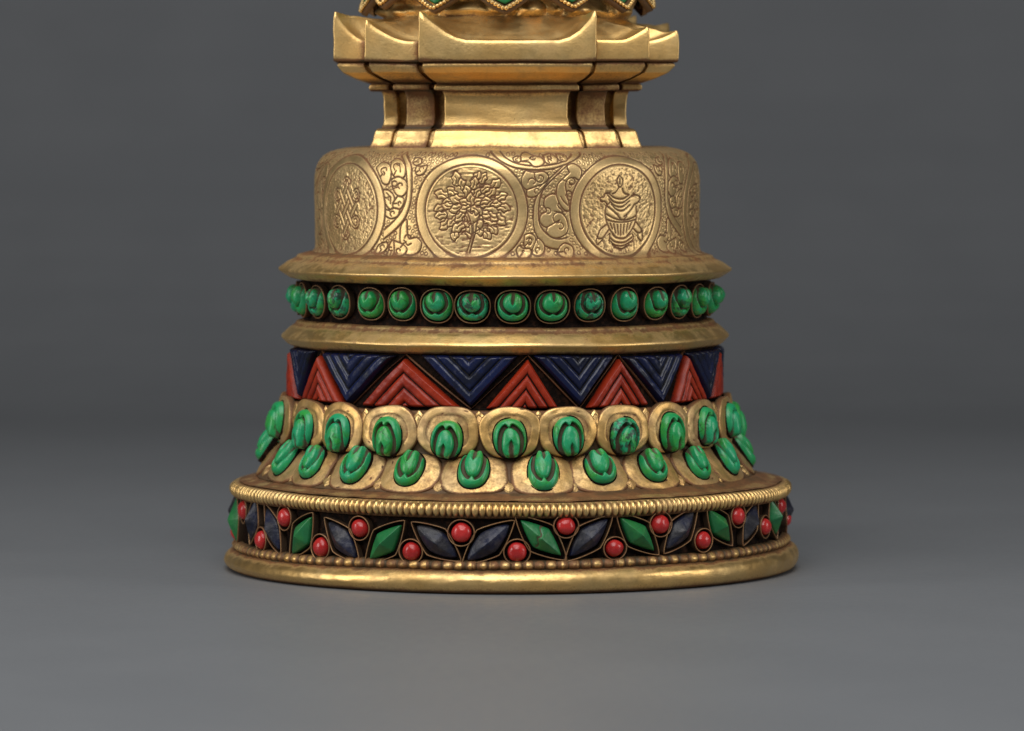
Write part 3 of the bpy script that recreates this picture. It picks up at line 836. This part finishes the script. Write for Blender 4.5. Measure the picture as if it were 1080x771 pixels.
# wheel
for a in (medA[4], medA[7]):
    uc, vc = a * RD, 379
    for r in (9, 26, 31):
        stroke([(uc + r * math.cos(t), vc + r * math.sin(t)) for t in np.linspace(0, TAU, 25)], .85)
    for k in range(8):
        t = k * math.pi / 4
        for o in (-.09, .09): stroke([(uc + 9 * math.cos(t + o * 2), vc + 9 * math.sin(t + o * 2)), (uc + 26 * math.cos(t + o), vc + 26 * math.sin(t + o))], .8)
    fill([(uc + 31 * math.cos(t), vc + 31 * math.sin(t)) for t in np.linspace(0, TAU, 25)], emb)
# ringlet-punched ground between the scrolls
inpat = (VR > 340) & (VR < 437)
Um, Vm = np.meshgrid(U, VR, indexing='ij')
ring = np.zeros_like(Gd)
r2 = random.Random(3)
cell = {}
cnt = 0
for tr in range(60000):
    u = r2.uniform(-CIRC / 2, CIRC / 2); v = r2.uniform(335, 437)
    i = int((u + CIRC / 2) / CIRC * NU) % NU; j = int(np.searchsorted(VR, v)); j = min(j, len(VR) - 1)
    if Rs[i, j] > 0 or Gd[i, j] < 2.3: continue
    ci, cj = int(u // 4.4), int(v // 4.4)
    ok = True
    for a in (-1, 0, 1):
        for c in (-1, 0, 1):
            for (x, y) in cell.get((ci + a, cj + c), ()):
                if (x - u) ** 2 + (y - v) ** 2 < 4.2 ** 2: ok = False
    if not ok: continue
    cell.setdefault((ci, cj), []).append((u, v)); cnt += 1
    ii, uu = uwin(u - 3, u + 3); js = np.where(np.abs(VR - v) < 3)[0]
    d = np.hypot(uu[:, None] - u, VR[js][None] - v)
    val = np.exp(-((d - 1.75) / .55) ** 2)
    ring[np.ix_(ii, js)] = np.maximum(ring[np.ix_(ii, js)], val)
print('ringlets', cnt)
line = np.exp(-(Gd / .75) ** 2)
soft = np.exp(-(Gd / 1.9) ** 2)
ground = 1 - Rs
stip = fbm(Um * .33, Vm * .42, 31, 2); wav = vnoise(Um * .16 + 3 * vnoise(Vm * .05, Um * .03, 4), Vm * .55, 6)
# finer grain inside the vase and knot discs, wave-like hammering inside the lotus disc
near_tree = np.abs(wrapu(Um - medA[1] * RD)) < 50
tex = np.where(near_tree, .45 * stip + .55 * wav, fbm(Um * .52, Vm * .52, 77, 2))
Mdg = Md * (1 - emb)
hgt = -1.45 * line - .12 * soft - .50 * ground - .8 * ring * ground
hgt += Mdg * (-.7 + 1.5 * (tex - .5)) + .55 * Md * emb * (1 - soft)
lowamp = (fbm(Um * .03, Vm * .04, 12) - .5) * 1.4
fade = sstep(333, 338, Vm) 
hgt = hgt * fade + lowamp
dirt = 1.0 * line + .20 * soft + ground * (.15 + .55 * ring) + Mdg * (.16 + .5 * sstep(.46, .30, tex)) + .10 * Md * emb
worn = fbm(Um * .035, Vm * .05, 91)
dirt = dirt * (.75 + .5 * worn) + .45 * sstep(341, 333, Vm) + .30 * sstep(430, 440, Vm)
Hf[:, R0:R1] = hgt; Df[:, R0:R1] = dirt
Df[:, :R0] = .8; Df[:, R1:] = .55
# normals of the profile
tp = np.gradient(prof, axis=0); tl_ = np.hypot(tp[:, 0], tp[:, 1]) + 1e-9
nr, nz = tp[:, 1] / tl_, -tp[:, 0] / tl_
Rr = prof[:, 0][None] + Hf * nr[None] * .54; Zr = prof[:, 1][None] + Hf * nz[None] * .54
Tt = (U / RD)[:, None]
V = np.stack([C3 + Rr * np.sin(Tt), -Rr * np.cos(Tt), Zr], -1)
raw_mesh('engraved_drum', V, grid_faces(NU, len(Vv), wrap_n=True), M_drum, stupa, {'dirt': np.clip(Df, 0, 1.0) * .70})
del V, Gd, Rs, Md, Um, Vm, ring

# ------------------------------------------------------------------ harmika (stepped square throne)
ROT = math.radians(1.0)
REENT = []
def redent(a, bm, c, rad=1.6, slot=(1.0, 1.0)):
    """closed outline of the stepped-square plan, corners rounded, with a narrow slot beside every step;
    returns (n,2) and the distance to the nearest outward corner"""
    sd, sw = slot
    q = [(a, -c), (a, -(bm + sw)), (a - sd, -(bm + sw)), (a - sd, -(bm - sd)), (a + sw, -(bm - sd)), (a + sw, -bm), (bm, -bm),
         (bm, -(a + sw)), (bm - sd, -(a + sw)), (bm - sd, -(a - sd)), (bm + sw, -(a - sd)), (bm + sw, -a), (c, -a)]
    NQ = len(q)
    pts = []
    for k in range(4):
        for (x, y) in q:
            for _ in range(k): x, y = -y, x
            pts.append((x, y))
    n = len(pts); out = []; dist = []; reent = []
    hornc = (0, 6, 12); re = (1, 2, 3, 4, 7, 8, 9, 10)
    for i in range(n):
        p0, p1, p2 = np.array(pts[i - 1]), np.array(pts[i]), np.array(pts[(i + 1) % n])
        la, lc = np.linalg.norm(p0 - p1), np.linalg.norm(p2 - p1)
        s, e = p1 + (p0 - p1) / la * min(rad, .3 * la), p1 + (p2 - p1) / lc * min(rad, .3 * lc)
        horn, horn2 = (i % NQ) in hornc, ((i + 1) % n % NQ) in hornc
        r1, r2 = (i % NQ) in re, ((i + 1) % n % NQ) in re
        for k in range(4):
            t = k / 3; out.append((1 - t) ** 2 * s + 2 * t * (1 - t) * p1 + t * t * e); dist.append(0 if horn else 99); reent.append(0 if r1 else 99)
        nx = p2 + (p1 - p2) / lc * min(rad, .3 * lc)
        long_ = (i % NQ) in (5, 6, 12, 0, 11) 
        m = 16 if long_ else 3
        for k in range(m + 1):
            f_ = (k + .35) / (m + .7)
            pt = e + (nx - e) * f_; out.append(pt)
            d1 = np.linalg.norm(pt - p1); d2 = np.linalg.norm(pt - p2)
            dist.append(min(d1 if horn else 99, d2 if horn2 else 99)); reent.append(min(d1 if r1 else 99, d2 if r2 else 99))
    out = np.array(out); dist = np.array(dist, float)
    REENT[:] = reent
    return out, np.minimum(dist, 60)
def loft(name, levels, mat, cx=C4, r=1.0, maxlen=5, seed=1, sidedirt=.22, slot=(1.0, 1.0)):
    """levels: (a, b, c, z, dirt) bottom to top"""
    L = round_poly([(l[0], l[1], l[2], l[3], (l[4] if len(l) > 4 else 0) * 4) for l in levels], r, 4, maxlen)
    rings = []; dirts = []
    for a, bm, c, z, dt in L:
        a, bm, c = a * .965, bm * .977, c * .984
        o, dist = redent(a, bm, c, 1.6, slot)
        rings.append(np.column_stack([o, np.full(len(o), z)])); dirts.append(np.full(len(o), dt / 4))
    V = np.array(rings)
    dt = np.array(dirts)
    n = fbm(V[..., 0] * .05 + V[..., 1] * .05 + seed, V[..., 2] * .12, seed) - .5
    V[..., 0] += n * 1.8; V[..., 1] += n * 1.4
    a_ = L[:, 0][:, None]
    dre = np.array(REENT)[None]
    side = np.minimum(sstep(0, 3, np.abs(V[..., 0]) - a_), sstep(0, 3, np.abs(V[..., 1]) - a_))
    dt = dt + side * sidedirt + .26 * np.exp(-(dre / 5.0) ** 2)  # side faces and step corners: patina plus recess shade put into the colour
    return V, dt
def place(V, cx=C4):
    c, s = math.cos(ROT), math.sin(ROT)
    W = V.copy()
    W[..., 0] = cx + V[..., 0] * c - V[..., 1] * s; W[..., 1] = V[..., 0] * s + V[..., 1] * c
    return W
def loft_obj(name, levels, mat, **kw):
    V, dt = loft(name, levels, mat, **kw)
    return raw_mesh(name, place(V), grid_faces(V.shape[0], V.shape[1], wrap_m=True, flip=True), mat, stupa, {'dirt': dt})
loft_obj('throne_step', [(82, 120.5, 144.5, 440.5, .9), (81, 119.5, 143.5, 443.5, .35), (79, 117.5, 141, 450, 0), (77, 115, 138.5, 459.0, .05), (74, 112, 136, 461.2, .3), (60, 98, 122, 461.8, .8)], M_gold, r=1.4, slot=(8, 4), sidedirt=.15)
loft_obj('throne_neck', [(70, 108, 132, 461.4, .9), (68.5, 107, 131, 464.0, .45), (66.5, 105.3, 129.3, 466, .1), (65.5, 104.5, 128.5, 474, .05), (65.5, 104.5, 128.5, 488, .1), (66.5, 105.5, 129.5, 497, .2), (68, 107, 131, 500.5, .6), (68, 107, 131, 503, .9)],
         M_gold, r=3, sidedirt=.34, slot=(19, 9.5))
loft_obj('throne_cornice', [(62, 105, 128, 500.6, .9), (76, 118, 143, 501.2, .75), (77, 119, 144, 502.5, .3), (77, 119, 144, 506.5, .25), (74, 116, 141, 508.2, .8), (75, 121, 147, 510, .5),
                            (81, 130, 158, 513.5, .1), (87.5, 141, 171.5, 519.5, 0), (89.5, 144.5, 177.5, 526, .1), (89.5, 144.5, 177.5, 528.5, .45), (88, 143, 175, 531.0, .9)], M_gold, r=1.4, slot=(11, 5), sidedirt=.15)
# eave with upswept corners
def eave():
    o0, dist = redent(81, 134.8, 166.3)
    specs = [(58, 98, 118, 530.2), (81, 134.8, 166.3, 530.4), (89.2, 144.6, 177.2, 530.9), (90.3, 145.6, 178.6, 531.8)]
    rings, dr = [], []
    n = len(o0)
    for a, bm, c, z in specs:
        o, _ = redent(a, bm, c); rings.append(np.column_stack([o, np.full(n, z)])); dr.append(np.full(n, .75 if a < 92 else .1))
    ob, _ = redent(90.3, 145.6, 178.6)
    ang = np.arctan2(ob[:, 1], ob[:, 0])
    ln = 35 + 9 * np.sin(ang * 3 + 1) 
    f_ = np.clip(1 - dist / ln, 0, 1) ** 1.55
    # each horn has its own height
    hmul = 1 + .14 * np.sin(ang * 7 + 2.0) + .08 * np.sin(ang * 11)
    right = sstep(.80, 1.0, np.cos(ang + .49))        # the blunt horn at the right-hand side
    hmul = hmul * (1 - .55 * right)
    wob = (fbm(ang * 9 + 20, ang * 0, 8) - .5) * 2
    zt = 552.5 + 26.5 * f_ * hmul + wob
    for k in range(1, 9):
        t = k / 9; o, _ = redent(90.3 + .3 * math.sin(t * 3), 145.6 + .3 * math.sin(t * 3), 178.6 + .5 * math.sin(t * 3)); rings.append(np.column_stack([o, 531.8 + (zt - 1.0 - 531.8) * t])); dr.append(np.full(n, .05))
    rings.append(np.column_stack([redent(90, 145.3, 178.2)[0], zt - .35])); dr.append(np.zeros(n))
    rings.append(np.column_stack([redent(89.1, 144.4, 177.2)[0], zt])); dr.append(np.zeros(n))
    rings.append(np.column_stack([redent(87.9, 143.2, 176)[0], zt - .4])); dr.append(np.zeros(n))
    oi, _ = redent(85.2, 140.1, 172.8, 1.2)
    base = rings[-1].copy()
    for k in range(1, 22):
        t = k / 21
        e = t ** .8
        # from the lip to a circle of radius 112
        a2 = np.arctan2(oi[:, 1], oi[:, 0]); circ_ = np.column_stack([127 * np.cos(a2), 127 * np.sin(a2)])
        xy = oi * (1 - e) + circ_ * e
        hz = (zt - 552.5) * (1 - t) ** 1.4
        z = 551.2 + hz + (578.5 - 551.2) * t ** 1.0 - 1.2 * math.sin(min(1, t * 5) * math.pi)
        rings.append(np.column_stack([xy, z])); dr.append(np.full(n, .02 + .38 * t ** 2.5))
    V = np.array(rings); dt = np.array(dr)
    dt[:13] += .45 * np.exp(-(np.array(REENT)[None] / 6.0) ** 2)  # inner step corners of the eave coloured darker
    nn = fbm(V[..., 0] * .045 + 7, V[..., 1] * .045 + V[..., 2] * .06, 15) - .5
    V[..., 0] += nn * 1.6 * np.sign(V[..., 0]); V[..., 2] += nn * .9 * (V[..., 2] > 535)
    return V, dt
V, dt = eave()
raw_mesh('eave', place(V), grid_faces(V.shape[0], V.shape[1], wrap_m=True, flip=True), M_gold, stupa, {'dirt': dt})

# ------------------------------------------------------------------ foot of the spire
C5 = -5.0
def d_crumple(T, R, Z, Dd):
    k = np.abs(np.sin(T * 6.2 + .15)); n = np.abs(fbm(T * 5, Z * .06, 44, 1) - .5) * 2.2; n2 = np.abs(fbm(T * 10 + Z * .05, Z * .08, 47, 1) - .5) * 2
    return R + (n - .5) * 13 * sstep(574, 582, Z) + n2 * 1.6 * sstep(576, 584, Z), Z, Dd + .25 * sstep(.15, .0, n2)
lathe('spire_collar', [(116, 572, .9), (126, 574.5, .6), (131, 579, .25), (133, 584, .15), (131, 590, .3), (131, 600, .5), (131, 660, .4), (120, 668, .4), (110, 670, .4)], M_gold, stupa, C5, 600, disp=d_crumple, r=3, maxlen=2.2)
def sphere_pts():
    v = []; F = []
    n, m_ = 8, 6
    for i in range(m_ + 1):
        p = math.pi * i / m_
        for j in range(n):
            a = TAU * j / n; v.append((math.sin(p) * math.cos(a), math.sin(p) * math.sin(a), math.cos(p)))
    for i in range(m_):
        for j in range(n):
            F.append([i * n + j, (i + 1) * n + j, (i + 1) * n + (j + 1) % n, i * n + (j + 1) % n])
    return np.array(v), np.array(F)
SPV, SPF = sphere_pts()
tipx = [(-80.5, 583), (-57, 590), (-29.2, 584.5), (-.8, 583.5), (26, 585.5), (53, 586), (79, 588)]
tips = [(dg(a), z) for a, z in tipx] + [(dg(79 + 28.6 * k), 585) for k in range(1, 7)]
for i, (t, zb) in enumerate(tips):
    Wd, Ld = 37, 27
    mp = cone_map(t, 143, zb + 24.5, C5, .34)
    def hh(X, Y, R, Ph): return 3.0 + 7 * (1 - R) ** .9 + (fbm(X * .2 + i, Y * .2, i) - .5) * .8, .3 * sstep(.93, 1, R)
    o = polar_patch('green_lozenge_stone', mp, stone_outline(Wd - 6, Ld - 6.5, 1.10), hh, M_green2, stupa, NR=14, NA=64, skirt=3)
    ph = np.linspace(0, TAU, 400, endpoint=False); bx, by = stone_outline(Wd - .5, Ld - .5, 1.10)(ph)
    cum = np.concatenate([[0], np.cumsum(np.hypot(np.diff(bx), np.diff(by)))]); nbd = 46
    tg = np.linspace(0, cum[-1], nbd, endpoint=False)
    cx_ = np.interp(tg, cum, bx); cy_ = np.interp(tg, cum, by)
    Vs, Fs = [], []
    for k, (x, y) in enumerate(zip(cx_, cy_)):
        sc = 2.25 * rng.uniform(.92, 1.08)
        Vs.append(mp(x + SPV[:, 0] * sc, y + SPV[:, 1] * sc, 5.2 + SPV[:, 2] * sc)); Fs.append(SPF + k * len(SPV))
    # the strip the beads sit on
    ribx = [(-3.4, -3), (-3.2, 3.2), (3.2, 3.2), (3.4, -3)]
    tx = np.roll(bx, -1) - np.roll(bx, 1); ty = np.roll(by, -1) - np.roll(by, 1); L_ = np.hypot(tx, ty)
    RX = np.stack([bx + ty / L_ * s for s, _ in ribx], 1); RY = np.stack([by - tx / L_ * s for s, _ in ribx], 1); RH = np.stack([np.full_like(bx, h) for _, h in ribx], 1)
    off = nbd * len(SPV)
    Vall = np.vstack([np.vstack(Vs), mp(RX, RY, RH).reshape(-1, 3)])
    Fall = np.vstack([np.vstack(Fs), grid_faces(400, 4, wrap_n=True, off=off)])
    dd = np.concatenate([np.full(off, .12), np.full(1600, .85)])
    raw_mesh('beaded_bezel', Vall, Fall, M_goldb, o, {'dirt': dd}, origin=1)
# rings of the spire above the frame
pr = [(112, 668, .4)]
z, r_ = 672, 92
while r_ > 26:
    pr += [(r_ - 6, z, .8), (r_, z + 4, .1), (r_, z + 14, .1), (r_ - 6, z + 18, .6), (r_ - 9, z + 22, .9)]; z += 24; r_ -= 5.5
pr += [(34, z, .3), (44, z + 6, .1), (30, z + 14, .2), (22, z + 40, .1), (8, z + 62, .1), (.5, z + 66, .1)]
lathe('spire', pr, M_gold, stupa, C5, 96, r=1.5, maxlen=8)

# ------------------------------------------------------------------ camera
cam = bpy.data.cameras.new('camera'); co = bpy.data.objects.new('camera', cam); COL.objects.link(co)
cam.sensor_width = 36; cam.lens = 36 * D / 1080
co.location = (0, -D * S, H * S); co.rotation_euler = (math.pi / 2, 0, 0)
cam.shift_x = 0; cam.shift_y = -(385.5 - YH) / 1080
cam.clip_start = .05; cam.clip_end = 60
cam.dof.use_dof = True; cam.dof.focus_distance = (D - 235) * S; cam.dof.aperture_fstop = 16
scene.camera = co

# ------------------------------------------------------------------ studio lamps, with an added front fill
def area(name, loc, target, sx, sy, power, col=(1, 1, 1), spread=180):
    l = bpy.data.lights.new(name, 'AREA'); l.shape = 'RECTANGLE'; l.size = sx * S; l.size_y = sy * S; l.energy = power; l.color = col
    l.spread = math.radians(spread)
    o = bpy.data.objects.new(name, l); COL.objects.link(o)
    from mathutils import Vector
    a = Vector(loc) * S; t = Vector(target) * S
    o.location = a; o.rotation_euler = (t - a).to_track_quat('-Z', 'Y').to_euler()
    return o
area('overhead_softbox', (-300, -1500, 3000), (0, 0, 200), 3000, 2000, 4.3, (1, 1, 1))
area('added_front_fill', (-400, -5200, 3900), (0, 0, 300), 3600, 1800, 9.3, (1, .99, .97))  # unseen fill lamp added to lift the forward-facing gold and the backdrop
area('left_softbox', (-2900, -1300, 1000), (0, 0, 250), 700, 1500, 2.2, (1, .98, .95))
area('right_softbox', (2900, -1100, 1000), (0, 0, 250), 700, 1500, 1.6, (1, .98, .95))
w = bpy.data.worlds.new('World'); scene.world = w; w.use_nodes = True
w.node_tree.nodes['Background'].inputs[0].default_value = (1, 1, 1, 1); w.node_tree.nodes['Background'].inputs[1].default_value = .05
scene.view_settings.view_transform = 'Standard'; scene.view_settings.look = 'None'
scene.view_settings.exposure = 0; scene.view_settings.gamma = 1
scene.render.engine = 'CYCLES'
scene.cycles.use_denoising = True
scene.cycles.max_bounces = 6
